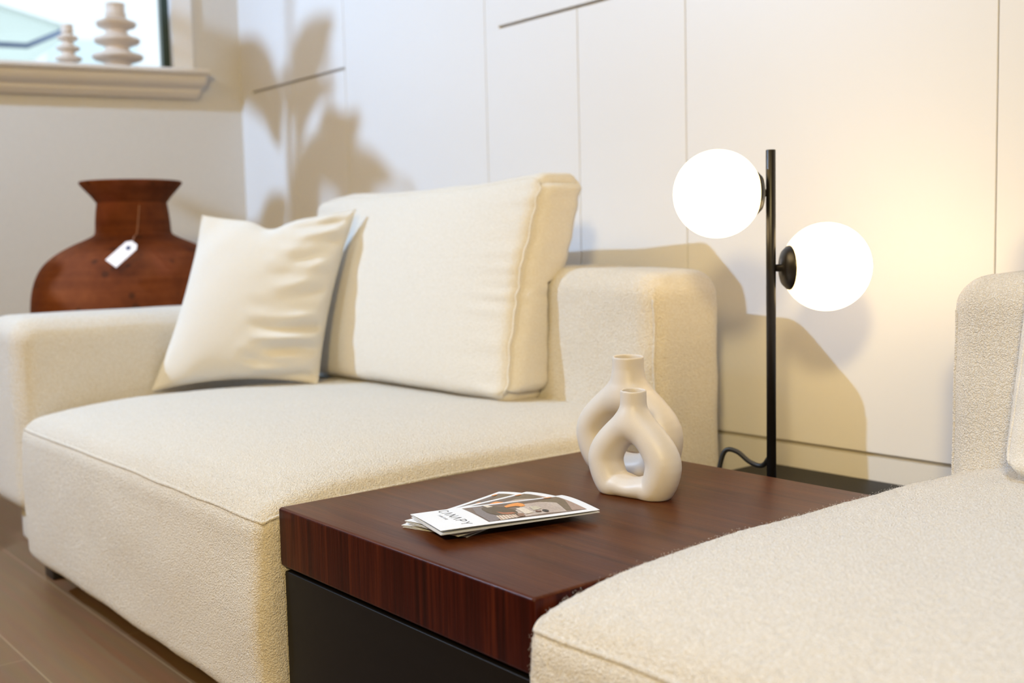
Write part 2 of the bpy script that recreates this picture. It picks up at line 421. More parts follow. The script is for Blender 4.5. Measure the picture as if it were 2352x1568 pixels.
# the joint beside each split bay is closed
v, f = merge(pl); struct(mesh_obj('trim_1', v, f, M['wall'], smooth=False))
v, f = rigid_box((xs['a']-.1, WY+.001, 0), (RX, WY+.012, KZ-.003)); struct(mesh_obj('baseboard_back', v, f, M['kick'], smooth=False))

# window wall with its opening
W0, W1, WZ0, WZ1 = .235, 2.35, 1.41, 2.45
TL_ = 7.2
parts = [wall_slab(-.1, W0, -.16, 0, 0, CZ), wall_slab(W1, TL_, -.16, 0, 0, CZ), wall_slab(W0, W1, -.16, 0, 0, WZ0-.03), wall_slab(W0, W1, -.16, 0, WZ1, CZ)]
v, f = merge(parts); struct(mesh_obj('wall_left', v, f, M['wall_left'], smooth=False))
win = struct(mesh_obj('window_1', *merge([wall_slab(W0, W0+.028, -.12, -.05, WZ0-.02, WZ1), wall_slab(W1-.028, W1, -.12, -.05, WZ0-.02, WZ1), wall_slab(W0, W1, -.12, -.05, WZ1-.03, WZ1)]), M['frame'], smooth=False))
mesh_obj('window_pane', *wall_slab(W0+.01, W1-.01, -.09, -.084, WZ0-.02, WZ1-.01), M['glass'], win, origin=(0, 0, 0), smooth=False)
# casing on the wall face round the opening
struct(mesh_obj('trim_2', *merge([wall_slab(.168, W0+.002, -.06, .014, WZ0, WZ1+.07), wall_slab(W1-.002, W1+.067, -.06, .014, WZ0, WZ1+.07), wall_slab(W0, W1, -.06, .014, WZ1-.002, WZ1+.07)]), M['casing'], smooth=False))
# moulded sill: profile of (offset, z) swept along the wall
prof = [(-.16, 1.412), (.078, 1.412), (.084, 1.406), (.084, 1.398), (.078, 1.392), (.066, 1.390), (.064, 1.372), (.058, 1.360), (.045, 1.350), (.034, 1.344), (.034, 1.333), (.026, 1.322), (.020, 1.314), (0, 1.314), (-.16, 1.38)]
def sweep_sill(t0, t1):
    V = []; n = len(prof); F = []
    for t, e in ((t0, 1), (t1, -1)):
        for o, z in prof: V.append(LWp(t + e*max(0, (.084-max(o, 0)))*.55 * (1 if e > 0 else 1), o, z))
    for i in range(n): j = (i+1) % n; F.append((i, j, n+j, n+i))
    F.append(tuple(range(n-1, -1, -1))); F.append(tuple(range(n, 2*n))); return np.array(V), F
struct(mesh_obj('trim_3', *sweep_sill(.125, 2.45), M['trim'], smooth=False))
v, f = wall_slab(-.0, TL_, 0, .014, 0, .12); struct(mesh_obj('baseboard_left', v, f, M['trim'], smooth=False))

# sky portal in the window
pl_ = bpy.data.lights.new('window_portal', 'AREA'); pl_.shape = 'RECTANGLE'; pl_.size = W1-W0; pl_.size_y = WZ1-WZ0
pl_.cycles.is_portal = True
po = bpy.data.objects.new('window_portal', pl_); C.objects.link(po)
po.location = LWp((W0+W1)/2, -.14, (WZ0+WZ1)/2); aim(po, LWp((W0+W1)/2, 1, (WZ0+WZ1)/2))

# ------------------------------------------------------------ modular sofas either side of the table
XM = -1.149                                    # mirror plane through the table
def make_sofa(mirror):
    mx = (lambda p: np.stack([2*XM - p[:, 0], p[:, 1], p[:, 2]], 1)) if mirror else (lambda p: p)
    fl = (lambda f: f[:, ::-1] if isinstance(f, np.ndarray) else [tuple(reversed(g)) for g in f]) if mirror else (lambda f: f)
    root = thing('modular_sofa', (-2.15 if not mirror else 2*XM+2.15, 1.2, 0),
        'cream boucle sofa module in the right foreground, right of the mahogany table' if mirror else
        'cream boucle sofa module with low arm, left of the mahogany table', 'sofa')
    def add(name, V, F, m, part=None, **k):
        if part is None: return mesh_obj(name, mx(V), fl(F), m, root, **k)
        return sub(name, mx(V), fl(F), m, part, **k)
    # seat: one tall upholstered block with a crowned top
    X0, X1, Y0, Y1, Z0, Z1 = -2.632, -1.440, .700, 1.56, .075, .392
    def seatdef(p, u):
        x, y, z = p[:, 0], p[:, 1], p[:, 2]
        top = np.clip((z-.28)/(Z1-.28), 0, 1)
        dF = np.clip(y-Y0, 0, None); dL_ = np.clip(x-X0, 0, None); dR = np.clip(X1-x, 0, None)
        cr = .062*(1-np.exp(-dF/.10))*(1-.55*np.exp(-dL_/.10))*(1-.62*np.exp(-dR/.07)) - .008*(dF/.8)
        mid = np.clip((z-Z0)/(Z1-Z0), 0, 1)
        bul = np.sin(PI*mid)
        q = p.copy()
        q[:, 2] += cr*top
        q[:, 1] -= .006*bul*np.clip(1-dF/.05, 0, 1)
        q[:, 0] += (.004*bul)*np.clip(1-dR/.05, 0, 1)
        q += .0016*np.stack([fnoise(p, 18, 0), fnoise(p, 18, 5), fnoise(p, 16, 9)], 1)
        return q
    V, F, fm, h, c = upholstered((X0, Y0, Z0), (X1, Y1, Z1), .034, (.0042 if mirror else .0065), seatdef)
    seat = add('seat', V, F, M['boucle'])
    tx = bpy.data.textures.new('boucle_nubs', 'CLOUDS'); tx.noise_scale = .0055 if mirror else .0075; tx.noise_depth = 2
    dm = seat.modifiers.new('nubs', 'DISPLACE'); dm.texture = tx; dm.strength = .0034 if mirror else .002; dm.mid_level = .5; dm.texture_coords = 'LOCAL'
    # loose boucle fibres standing off the rounded edges
    rs = np.random.RandomState(5 if mirror else 6)
    a_, b_, c_ = V[F[:, 0]], V[F[:, 1]], V[F[:, 2]]
    fn_ = np.cross(b_-a_, c_-a_); fa_ = np.linalg.norm(fn_, axis=1)+1e-12; fn_ /= fa_[:, None]; cen = V[F].mean(1)
    if (fn_*(cen-np.array(c))).sum(1).mean() < 0: fn_ = -fn_
    ok_ = ((cen[:, 0] > X1-.075) & (cen[:, 2] > .33)) | ((cen[:, 1] < Y0+.05) & (cen[:, 2] > .33) & (cen[:, 0] > -2.0))
    ci = np.where(ok_)[0]; pick = rs.choice(ci, 9000, p=fa_[ci]/fa_[ci].sum())
    p0 = cen[pick] + rs.normal(size=(9000, 3))*.0016; nn_ = fn_[pick]
    tt = np.cross(nn_, rs.normal(size=(9000, 3))); tt /= np.linalg.norm(tt, axis=1, keepdims=True)
    L_ = rs.uniform(.0006, .0019, (9000, 1)); FV = []
    side = np.cross(nn_, tt)*.00016
    for q_, (un, ut) in enumerate(((-.2, 0), (.45, .25), (.75, .75), (.55, 1.25))):
        pc = p0 + nn_*L_*un + tt*L_*ut*.8
        for sd_ in (side, -side*.5+nn_*.00014, -side*.5-nn_*.00014): FV.append(pc+sd_)
    FV = np.stack(FV, 1); base_ = (np.arange(9000)*12)[:, None]; FF = []
    for q_ in range(3):
        for k_ in range(3): FF.append(base_ + np.array([[q_*3+k_, q_*3+(k_+1) % 3, q_*3+3+(k_+1) % 3, q_*3+3+k_]]))
    fz = add('fibre_fuzz', FV.reshape(-1, 3), np.concatenate(FF), M['boucle'], seat); fz['kind'] = 'stuff'
    # stitched seam that runs round the front and table side of the seat
    e = .014
    zq = h[2]-.010
    path = [(x, -h[1], zq) for x in np.linspace(-h[0]+.02, h[0]-.04, 110)] + [(x, -h[1], zq) for x in np.linspace(h[0]-.036, h[0], 12)] + [(h[0], y, zq) for y in np.linspace(-h[1], -h[1]+.036, 12)[1:]] + [(h[0], y, zq) for y in np.linspace(-h[1]+.04, h[1], 80)]
    P = fm(np.array(path, float))
    add('seam', *tube(P, .0030, 8), M['boucle'], seat)
    # recessed plinth of the arm side, arm, back, feet
    V, F, *_ = upholstered((-2.835, .745, .075), (-2.60, 1.70, .20), .02, .012)
    add('base', V, F, M['boucle'])
    def armdef(p, u):
        q = p.copy(); b = .006*np.cos(np.clip(u[:, 1], -1, 1)*PI/2)*np.cos(np.clip(u[:, 2], -1, 1)*PI/2)
        q[:, 0] += np.sign(u[:, 0])*b*(abs(u[:, 0]) > .9); q[:, 2] += .006*np.clip(u[:, 2], 0, 1)*(1-u[:, 0]**2)
        return q + .0012*np.stack([fnoise(p, 15, 2), fnoise(p, 15, 3), fnoise(p, 15, 4)], 1)
    V, F, *_ = upholstered((-2.905, .700, .165), (-2.636, 1.75, .624), .052, .009, armdef)
    add('arm', V, F, M['boucle'])
    def backdef(p, u):
        q = p.copy(); q[:, 2] += .012*np.clip(u[:, 2], 0, 1)*(1-u[:, 0]**4)
        q[:, 1] -= .008*(u[:, 1] < -.9)*np.cos(u[:, 0]*PI/2)*np.cos(u[:, 2]*PI/2)
        return q + .0022*np.stack([fnoise(p, 22, 1), fnoise(p, 22, 7), fnoise(p, 20, 8)], 1)
    V, F, fb, hb, cb = upholstered((-2.63, 1.520, .075), (-1.440, 1.735, .708), .050, .007, backdef)
    bk = add('backrest', V, F, M['boucle'])
    tx2 = bpy.data.textures.new('boucle_nubs_back', 'CLOUDS'); tx2.noise_scale = .010; tx2.noise_depth = 2
    dm = bk.modifiers.new('nubs', 'DISPLACE'); dm.texture = tx2; dm.strength = .002; dm.mid_level = .5; dm.texture_coords = 'LOCAL'
    add('seam', *tube(fb(np.array([(hb[0]-.004, -hb[1]+.006, z) for z in np.linspace(-.1, hb[2]-.05, 60)])), .0028, 8), M['boucle'], bk)
    for x, y in ((-2.715, .80), (-1.56, .80), (-2.715, 1.66), (-1.56, 1.66)):
        V, F = rigid_box((x-.03, y-.03, 0), (x+.03, y+.03, .08), .004, 2)
        add('leg', V, F, M['black'], label=None) if False else add('leg', V, F, M['black'])
    return root
sofa = make_sofa(False)
sofa2 = make_sofa(True)

# ------------------------------------------------------------ loose back cushions
def back_cushion(mirror, label):
    X0, X1 = (-2.64, -1.735) if not mirror else (-2.56, -1.580)
    mx = (lambda p: np.stack([2*XM - p[:, 0], p[:, 1], p[:, 2]], 1)) if mirror else (lambda p: p)
    fl = (lambda f: f[:, ::-1] if isinstance(f, np.ndarray) else [tuple(reversed(g)) for g in f]) if mirror else (lambda f: f)
    h = np.array([(X1-X0)/2, .062, .240]); cx = (X0+X1)/2
    root = thing('back_cushion', (cx if not mirror else 2*XM-cx, 1.46, .44), label, 'cushion')
    lean = .105
    def f(q):
        p = rbox_map(q, h, .034); u = q/h
        fx, fz = 1-u[:, 0]**2, 1-u[:, 2]**2
        x, y, z = p[:, 0].copy(), p[:, 1].copy(), p[:, 2].copy()
        puff = np.clip(fx, 0, 1)**.5*np.clip(fz, 0, 1)**.5
        y += np.where(u[:, 1] < 0, -.050, .03)*puff*abs(u[:, 1])
        # sides pull in between the corners, right gusset wrinkles
        x *= 1 - .020*np.clip(fz, 0, 1)
        z += np.where(u[:, 2] > 0, -.012, .004)*np.clip(fx, 0, 1)*abs(u[:, 2])
        # soft corner at the top left
        k = np.clip((-u[:, 0]-.72)/.28, 0, 1)*np.clip((u[:, 2]-.35)/.65, 0, 1); z -= .022*k**1.3; x -= .035*k
        x += np.where(abs(u[:, 0]) > .9, np.sign(u[:, 0])*.012*np.clip(1-u[:, 1]**2, 0, 1)*np.clip(fz, 0, 1), 0)
        cc = np.clip((abs(u[:, 0])-.90)/.10, 0, 1)*np.clip((abs(u[:, 2])-.80)/.20, 0, 1)
        x -= np.sign(u[:, 0])*.016*cc**1.5; z -= np.sign(u[:, 2])*.018*cc**1.5
        kt = np.clip((u[:, 0]-.6)/.4, 0, 1)*np.clip((u[:, 2]-.1)/.9, 0, 1); x += .016*kt; z += .006*kt
        k = np.clip((u[:, 0]-.55)/.45, 0, 1)**1.5
        ridge = np.sin(u[:, 2]*24 + 2.5*np.sin(u[:, 2]*7+1) + u[:, 0]*5)*.5 + np.sin(u[:, 2]*41+1+3*np.sin(u[:, 2]*5))*.35
        y += k*.0042*ridge*np.where(u[:, 1] < 0, 1, .6)
        x += k*.0018*ridge*(u[:, 0] > .9)
        k2 = np.clip((-u[:, 0]-.7)/.3, 0, 1); y += k2*.003*np.sin(u[:, 2]*19+u[:, 0]*8)
        z += .0025*fnoise(p, 14, 3)
        Y = 1.463 + y + lean*(z+h[2])/(2*h[2])
        X = cx + x; Zw = .437 + h[2] + z
        Zw += .008*np.clip(u[:, 0], -1, 1)*0
        lim = 1.513 + np.clip(Zw-.69, 0, 1)*3 - .0*X
        Y = np.minimum(Y, np.maximum(lim, 0))
        return np.stack([X, Y, Zw], 1)
    n = (130, 22, 72); V, F = grid_box(n); q = (V*2-1)*h
    V = f(q)
    cover = mesh_obj('cover', mx(V), fl(F), M['wool'], root)
    L = []
    yq = -h[1]+.0; a = h - .006
    for z in np.linspace(-a[2], a[2], 50): L.append((a[0], yq, z))
    for x in np.linspace(a[0], -a[0], 90)[1:]: L.append((x, yq, a[2]))
    for z in np.linspace(a[2], -a[2], 50)[1:]: L.append((-a[0], yq, z))
    sub('seam', *[fn(k) for fn, k in zip((mx, fl), tube(f(np.array(L)), .0026, 8))], M['wool'], cover)
    return root
back_cushion(False, 'large cream cushion leaning on the low backrest of the left sofa')
back_cushion(True, 'cream cushion only partly in view at the right edge of the photo')

# ------------------------------------------------------------ small pillow
def proj_pillow():
    BL = np.array([-2.621, 1.009, .437]); BR = np.array([-2.365, 1.318, .445])
    e = (BR-BL); e[2] = 0; e /= np.linalg.norm(e); n = np.array([-e[1], e[0], 0])
    TL = BL + n*.06 + e*.126 + np.array([0, 0, .419])
    TR = BR + n*.06 + e*.100 + np.array([0, 0, .419])
    cen = (BL+BR)/2
    root = thing('throw_pillow', tuple(cen), 'small off-white square pillow in front of the big cushion on the left sofa', 'pillow')
    N = 90
    s = np.linspace(-1, 1, N+1); s = np.sin(s*PI/2)*.35 + s*.65
    U, Vv = np.meshgrid(s, s, indexing='ij')
    def surf(U, Vv, side):
        u, v = U.ravel(), Vv.ravel()
        cu = u*(1-.075*(1-v**2)*abs(u)**2); cv = v*(1-.10*(1-u**2)*abs(v)**2)
        # one deeper dip ("chop") in the top edge
        cv = cv - .10*np.exp(-((u+.05)/.22)**2)*np.clip(v, 0, 1)**3
        a, b = (cu+1)/2, (cv+1)/2
        P = ((1-a)*(1-b))[:, None]*BL + (a*(1-b))[:, None]*BR + ((1-a)*b)[:, None]*TL + (a*b)[:, None]*TR
        nn = np.cross(BR-BL, TL-BL); nn /= np.linalg.norm(nn)
        th = .078*(np.clip(1-u**2, 0, 1)**.55)*(np.clip(1-v**2, 0, 1)**.55)
        # folds
        kx = np.clip((u+.1)/.8, 0, 1)**1.3*np.clip((1-u)/.12, 0, 1)
        w1 = np.sin((v*17 - u*4.0) + 1.8*np.sin(u*3+v*4)) + .5*np.sin(v*31 + u*6 + 2*np.sin(u*5))
        w1 = np.sign(w1)*abs(w1)**1.3
        low = np.clip((-v+.1)/.9, 0, 1)
        fold = kx*(.0052 + .0095*low)*w1*np.clip((1-abs(v))/.1, 0, 1)
        tl = np.clip((-u-.2), 0, 1)*np.clip(v-.1, 0, 1); fold = fold + tl*.005*np.sin((u-v)*9)
        tr = np.clip(u-.4, 0, 1)*np.clip(v-.3, 0, 1); fold = fold + tr*.010*np.sin((u-v)*16+.6)
        bl = np.clip(-v-.55, 0, 1)*2; fold = fold + .004*bl*np.sin(u*10+1)*np.clip((1-abs(v))/.08, 0, 1)
        return P + nn*(side*(th) + (fold if side > 0 else 0))[:, None]
    A = surf(U, Vv, 1); B = surf(U, Vv, -1)
    n = N+1
    idx = np.arange(n*n).reshape(n, n)
    bidx = idx.copy() + n*n
    bidx[0, :] = idx[0, :]; bidx[-1, :] = idx[-1, :]; bidx[:, 0] = idx[:, 0]; bidx[:, -1] = idx[:, -1]
    q1 = np.stack([idx[:-1, :-1], idx[1:, :-1], idx[1:, 1:], idx[:-1, 1:]], -1).reshape(-1, 4)
    q2 = np.stack([bidx[:-1, :-1], bidx[:-1, 1:], bidx[1:, 1:], bidx[1:, :-1]], -1).reshape(-1, 4)
    V = np.concatenate([A, B]); F = np.concatenate([q1, q2])
    V[:, 2] = np.maximum(V[:, 2], .433)
    cover = mesh_obj('cover', V, F, M['linen'], root)
    rim = np.concatenate([A.reshape(n, n, 3)[:, 0], A.reshape(n, n, 3)[-1, 1:], A.reshape(n, n, 3)[::-1, -1][1:], A.reshape(n, n, 3)[0, ::-1][1:-1]])
    sub('seam', *tube(rim, .0022, 6, closed=True), M['linen'], cover)
proj_pillow()

# ------------------------------------------------------------ table
TX0, TX1, TY0, TY1, TZ = -1.434, -.864, .727, 1.385, .40
tab = thing('coffee_table', (-1.149, 1.25, 0), 'dark mahogany coffee table with black box base between the two cream sofas', 'table')
V, F = rigid_box((TX0, TY0, .3135), (TX1, TY1, TZ), .005, 4)
cent = np.array([V[list(f)].mean(0) for f in F])
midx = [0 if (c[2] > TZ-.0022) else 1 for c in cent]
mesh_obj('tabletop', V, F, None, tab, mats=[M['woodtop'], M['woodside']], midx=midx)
V, F = rigid_box((TX0+.004, TY0+.005, .0), (TX1-.004, 1.842, .306), .002, 2)
mesh_obj('base', V, F, M['blackbox'], tab)
V, F = rigid_box((TX0+.02, TY0+.02, .300), (TX1-.02, TY1-.02, .316), 0)
mesh_obj('spacer', V, F, M['blackbox'], tab, smooth=False)

# ------------------------------------------------------------ vases (distance field, then surface nets)
def surface_nets(fn, lo, hi, hh):
    xs_, ys_, zs_ = [np.arange(a, b+hh, hh) for a, b in zip(lo, hi)]
    X, Y, Z = np.meshgrid(xs_, ys_, zs_, indexing='ij'); D = fn(X, Y, Z); S = D < 0
    nx, ny, nz = D.shape
    cnt = np.zeros((nx-1, ny-1, nz-1)); acc = np.zeros((nx-1, ny-1, nz-1, 3))
    cor = [(i, j, k) for i in (0, 1) for j in (0, 1) for k in (0, 1)]
    def sl(a, c): return a[c[0]:nx-1+c[0], c[1]:ny-1+c[1], c[2]:nz-1+c[2]]
    for a in cor:
        for ax in range(3):
            if a[ax] == 0:
                b = list(a); b[ax] = 1
                da, db = sl(D, a), sl(D, b); m = (da < 0) != (db < 0)
                t = np.where(m, da/np.where(m, da-db, 1), 0)
                p = np.zeros(acc.shape) + np.array(a, float); p[..., ax] += t
                acc += p*m[..., None]; cnt += m
    act = cnt > 0; ids = -np.ones(cnt.shape, int); ids[act] = np.arange(act.sum())
    I = np.argwhere(act); V = (acc[act]/cnt[act][:, None] + I)*hh + np.array(lo)
    F = []
    for ax in range(3):
        a, b = (ax+1) % 3, (ax+2) % 3
        s0 = [slice(1, -1)]*3; s0[ax] = slice(0, -1); s1 = [slice(1, -1)]*3; s1[ax] = slice(1, None)
        e0 = S[tuple(s0)]; e1 = S[tuple(s1)]
        for mask, flip in ((e0 & ~e1, False), (~e0 & e1, True)):
            P = np.argwhere(mask); off = np.ones(3, int); off[ax] = 0; P = P + off
            q = []
            for da, db in ((-1, -1), (0, -1), (0, 0), (-1, 0)):
                r_ = P.copy(); r_[:, a] += da; r_[:, b] += db; q.append(ids[r_[:, 0], r_[:, 1], r_[:, 2]])
            q = np.stack(q, 1)
            F.append(q[:, ::-1] if flip else q)
    F = np.concatenate(F); F = F[(F >= 0).all(1)]
    return V, F
def smin(a, b, k):
    h_ = np.clip(.5+.5*(b-a)/k, 0, 1); return b*(1-h_)+a*h_ - k*h_*(1-h_)
def ring_vase(name, loc, rz, s, ring, neck, top, label, hollow, ys=1.0):
    def fn(X, Y, Z):
        Yq = Y/ys; D = None
        n = len(ring)
        for i in range(n):
            a = np.array(ring[i]); b = np.array(ring[(i+1) % n])
            d = b[:2]-a[:2]; L = d@d
            t = np.clip(((X-a[0])*d[0]+(Z-a[1])*d[1])/L, 0, 1)
            ra = a[2]+t*(b[2]-a[2]); rb = a[3]+t*(b[3]-a[3])
            q = np.sqrt((X-a[0]-t*d[0])**2+(Z-a[1]-t*d[1])**2+(Y*ra/rb)**2) - ra
            D = q if D is None else np.minimum(D, q)
        for i in range(len(neck)-1):
            a, b = neck[i], neck[i+1]
            t = np.clip((Z-a[1])/(b[1]-a[1]), 0, 1)
            q = np.sqrt((X-a[0]-t*(b[0]-a[0]))**2+Y**2+(Z-a[1]-t*(b[1]-a[1]))**2) - (a[2]+t*(b[2]-a[2]))
            D = smin(D, q, .018 if i == 0 else .006)
        D = -smin(-D, -(-Z), .002)                         # flat foot
        D = -smin(-D, -(Z-top+.05*(X*.7-Y*.7)), .0016)                     # cut rim
        t = np.clip(Z, hollow[1], 1)
        hq = np.maximum(np.sqrt((X-neck[-1][0])**2+Y**2)-hollow[0], hollow[1]-Z)
        return -smin(-D, hq, .002)
    V, F = surface_nets(fn, (-.105, -.05, -.006), (.105, .05, top+.006), .0013)
    # light smoothing
    for _ in range(5):
        A = np.zeros_like(V); c_ = np.zeros(len(V))
        for k in range(4):
            i, j = F[:, k], F[:, (k+1) % 4]
            np.add.at(A, i, V[j]); np.add.at(c_, i, 1); np.add.at(A, j, V[i]); np.add.at(c_, j, 1)
        V = V*.5 + .5*A/c_[:, None]
    V[:, 2] = np.maximum(V[:, 2], 0)
    V = V*s
    ca, sa = math.cos(rz), math.sin(rz)
    W = np.stack([V[:, 0]*ca-V[:, 1]*sa, V[:, 0]*sa+V[:, 1]*ca, V[:, 2]], 1) + np.array(loc)
    return tag(mesh_obj(name, W, F, M['ceramic'], origin=loc), label, 'vase', 'ring vases on the table')
def ringpts(pts, n=40):
    P = np.array(pts, float); P = np.concatenate([P[-2:], P, P[:3]]); out = []
    for i in range(2, len(P)-3+0):
        pass
    m = len(pts)
    for i in range(m):
        a, b, c, d = [np.array(pts[(i+k) % m], float) for k in (-1, 0, 1, 2)]
        for t in np.linspace(0, 1, 6, endpoint=False):
            out.append(tuple(.5*((2*b) + (c-a)*t + (2*a-5*b+4*c-d)*t*t + (3*b-a-3*c+d)*t**3)))
    return out
small_ring = ringpts([(-.040, .016, .024, .027), (-.021, .013, .0190, .027), (0, .011, .0165, .027), (.021, .013, .0190, .027), (.040, .016, .024, .027), (.0510, .052, .0265, .0260), (.030, .086, .0235, .025), (0, .105, .0225, .024), (-.030, .086, .0235, .025), (-.0520, .052, .0265, .0260)])
ring_vase('ring_vase', (-1.123, 1.142, TZ), R(8), 1.0, small_ring, [(0, .104, .0205), (0, .118, .0195), (0, .170, .0187)], .156,
          'smaller beige donut-shaped vase standing in front, nearer the brochures', (.0160, .108), 1.0)
big_ring = ringpts([(-.050, .018, .028, .031), (0, .012, .0185, .031), (.050, .018, .028, .031), (.068, .064, .029, .030), (.044, .102, .026, .029), (0, .123, .030, .030), (-.044, .102, .026, .029), (-.070, .064, .029, .030)])
ring_vase('ring_vase', (-1.244, 1.254, TZ), R(9), 1.0, big_ring, [(0, .124, .029), (0, .152, .0255), (0, .200, .0245)], .188,
          'taller beige donut-shaped vase standing behind the smaller one', (.0215, .132), 1.0)

# ------------------------------------------------------------ brochures
PRINT = [
(1, 1, [(0.237, 0.585), (0.222, 0.781), (0.288, 0.911), (0.551, 0.906), (0.964, 0.85), (0.913, 0.622), (0.953, 0.356), (0.59, 0.377)]),
(1, 2, [(0.066, 0.932), (0.05, 0.996), (0.294, 0.997), (0.954, 0.856), (0.944, 0.805), (0.471, 0.879), (0.234, 0.793), (0.159, 0.701)]),
(1, 3, [(0.0, 0.196), (0.0, 0.53), (0.003, 0.951), (0.072, 0.886), (0.148, 0.635), (0.118, 0.406), (0.111, 0.195)]),
(1, 4, [(0.035, 1.0), (0.265, 1.0), (0.957, 0.859), (0.993, 0.998)]),
(2, 5, [(0.055, 0.094), (0.111, 0.195), (0.32, 0.116), (0.668, 0.128), (0.814, 0.199), (1.0, 0.082), (1.0, 0.013), (0.483, 0.017)]),
(2, 6, [(0.77, 0.361), (0.842, 0.323), (0.861, 0.275), (0.823, 0.223), (0.734, 0.175), (0.607, 0.139), (0.459, 0.121), (0.316, 0.124), (0.198, 0.146), (0.125, 0.186), (0.109, 0.236), (0.15, 0.288), (0.243, 0.335), (0.371, 0.37), (0.516, 0.387), (0.656, 0.384)]),
(3, 7, [(0.502, 0.21), (0.618, 0.257), (0.651, 0.336), (0.731, 0.351), (0.739, 0.269), (0.68, 0.222)]),
(4, 8, [(0.248, 0.367), (0.148, 0.437), (0.104, 0.506), (0.097, 0.556), (0.225, 0.573), (0.371, 0.553), (0.406, 0.503), (0.322, 0.473), (0.323, 0.417), (0.344, 0.363)]),
(3, 9, [(0.738, 0.144), (0.799, 0.323), (0.96, 0.315), (1.0, 0.121)]),
(3, 9, [(0.466, 0.422), (0.46, 0.503), (0.817, 0.505), (0.841, 0.413)]),
(3, 9, [(0.011, 0.209), (0.024, 0.263), (0.185, 0.272), (0.199, 0.21)]),
(3, 10, [(0.485, 0.558), (0.478, 0.637), (0.666, 0.634), (0.711, 0.537)]),
(4, 11, [(0.846, 0.651), (0.867, 0.642), (0.877, 0.631), (0.876, 0.62), (0.864, 0.61), (0.842, 0.603), (0.814, 0.601), (0.784, 0.602), (0.757, 0.608), (0.737, 0.617), (0.726, 0.628), (0.727, 0.639), (0.74, 0.649), (0.762, 0.656), (0.789, 0.658), (0.819, 0.657)]),
(4, 12, [(0.743, 0.543), (0.775, 0.594), (0.838, 0.576), (0.809, 0.527)]),
(3, 8, [(0.036, 0.941), (0.05, 0.934), (0.06, 0.921), (0.065, 0.906), (0.064, 0.889), (0.057, 0.874), (0.046, 0.862), (0.031, 0.857), (0.016, 0.858), (0.002, 0.865), (0.0, 0.877), (0.0, 0.893), (0.0, 0.91), (0.0, 0.925), (0.007, 0.936), (0.021, 0.942)]),
(2, 13, [(0.774, 0.338), (0.803, 0.401), (0.949, 0.381), (0.96, 0.315)]),
]
GRAIN = [[(0.254, 0.603), (0.259, 0.608), (0.904, 0.63), (0.9, 0.625)], [(0.246, 0.622), (0.251, 0.627), (0.903, 0.652), (0.898, 0.647)], [(0.238, 0.642), (0.242, 0.647), (0.901, 0.673), (0.897, 0.668)], [(0.229, 0.661), (0.234, 0.666), (0.899, 0.694), (0.895, 0.69)], [(0.221, 0.681), (0.226, 0.686), (0.898, 0.716), (0.893, 0.711)], [(0.213, 0.7), (0.217, 0.705), (0.896, 0.737), (0.892, 0.732)], [(0.205, 0.719), (0.209, 0.724), (0.894, 0.758), (0.89, 0.753)], [(0.196, 0.739), (0.201, 0.743), (0.893, 0.779), (0.889, 0.774)], [(0.188, 0.758), (0.193, 0.763), (0.891, 0.8), (0.887, 0.795)]]
PAGES = [[(0.765, 0.156), (0.77, 0.162), (0.994, 0.14), (0.989, 0.134)], [(0.771, 0.185), (0.777, 0.191), (0.99, 0.174), (0.985, 0.168)], [(0.778, 0.214), (0.783, 0.22), (0.986, 0.207), (0.981, 0.201)], [(0.784, 0.243), (0.789, 0.249), (0.982, 0.24), (0.977, 0.234)], [(0.791, 0.271), (0.796, 0.277), (0.978, 0.273), (0.973, 0.267)], [(0.797, 0.3), (0.802, 0.306), (0.974, 0.306), (0.969, 0.3)]]
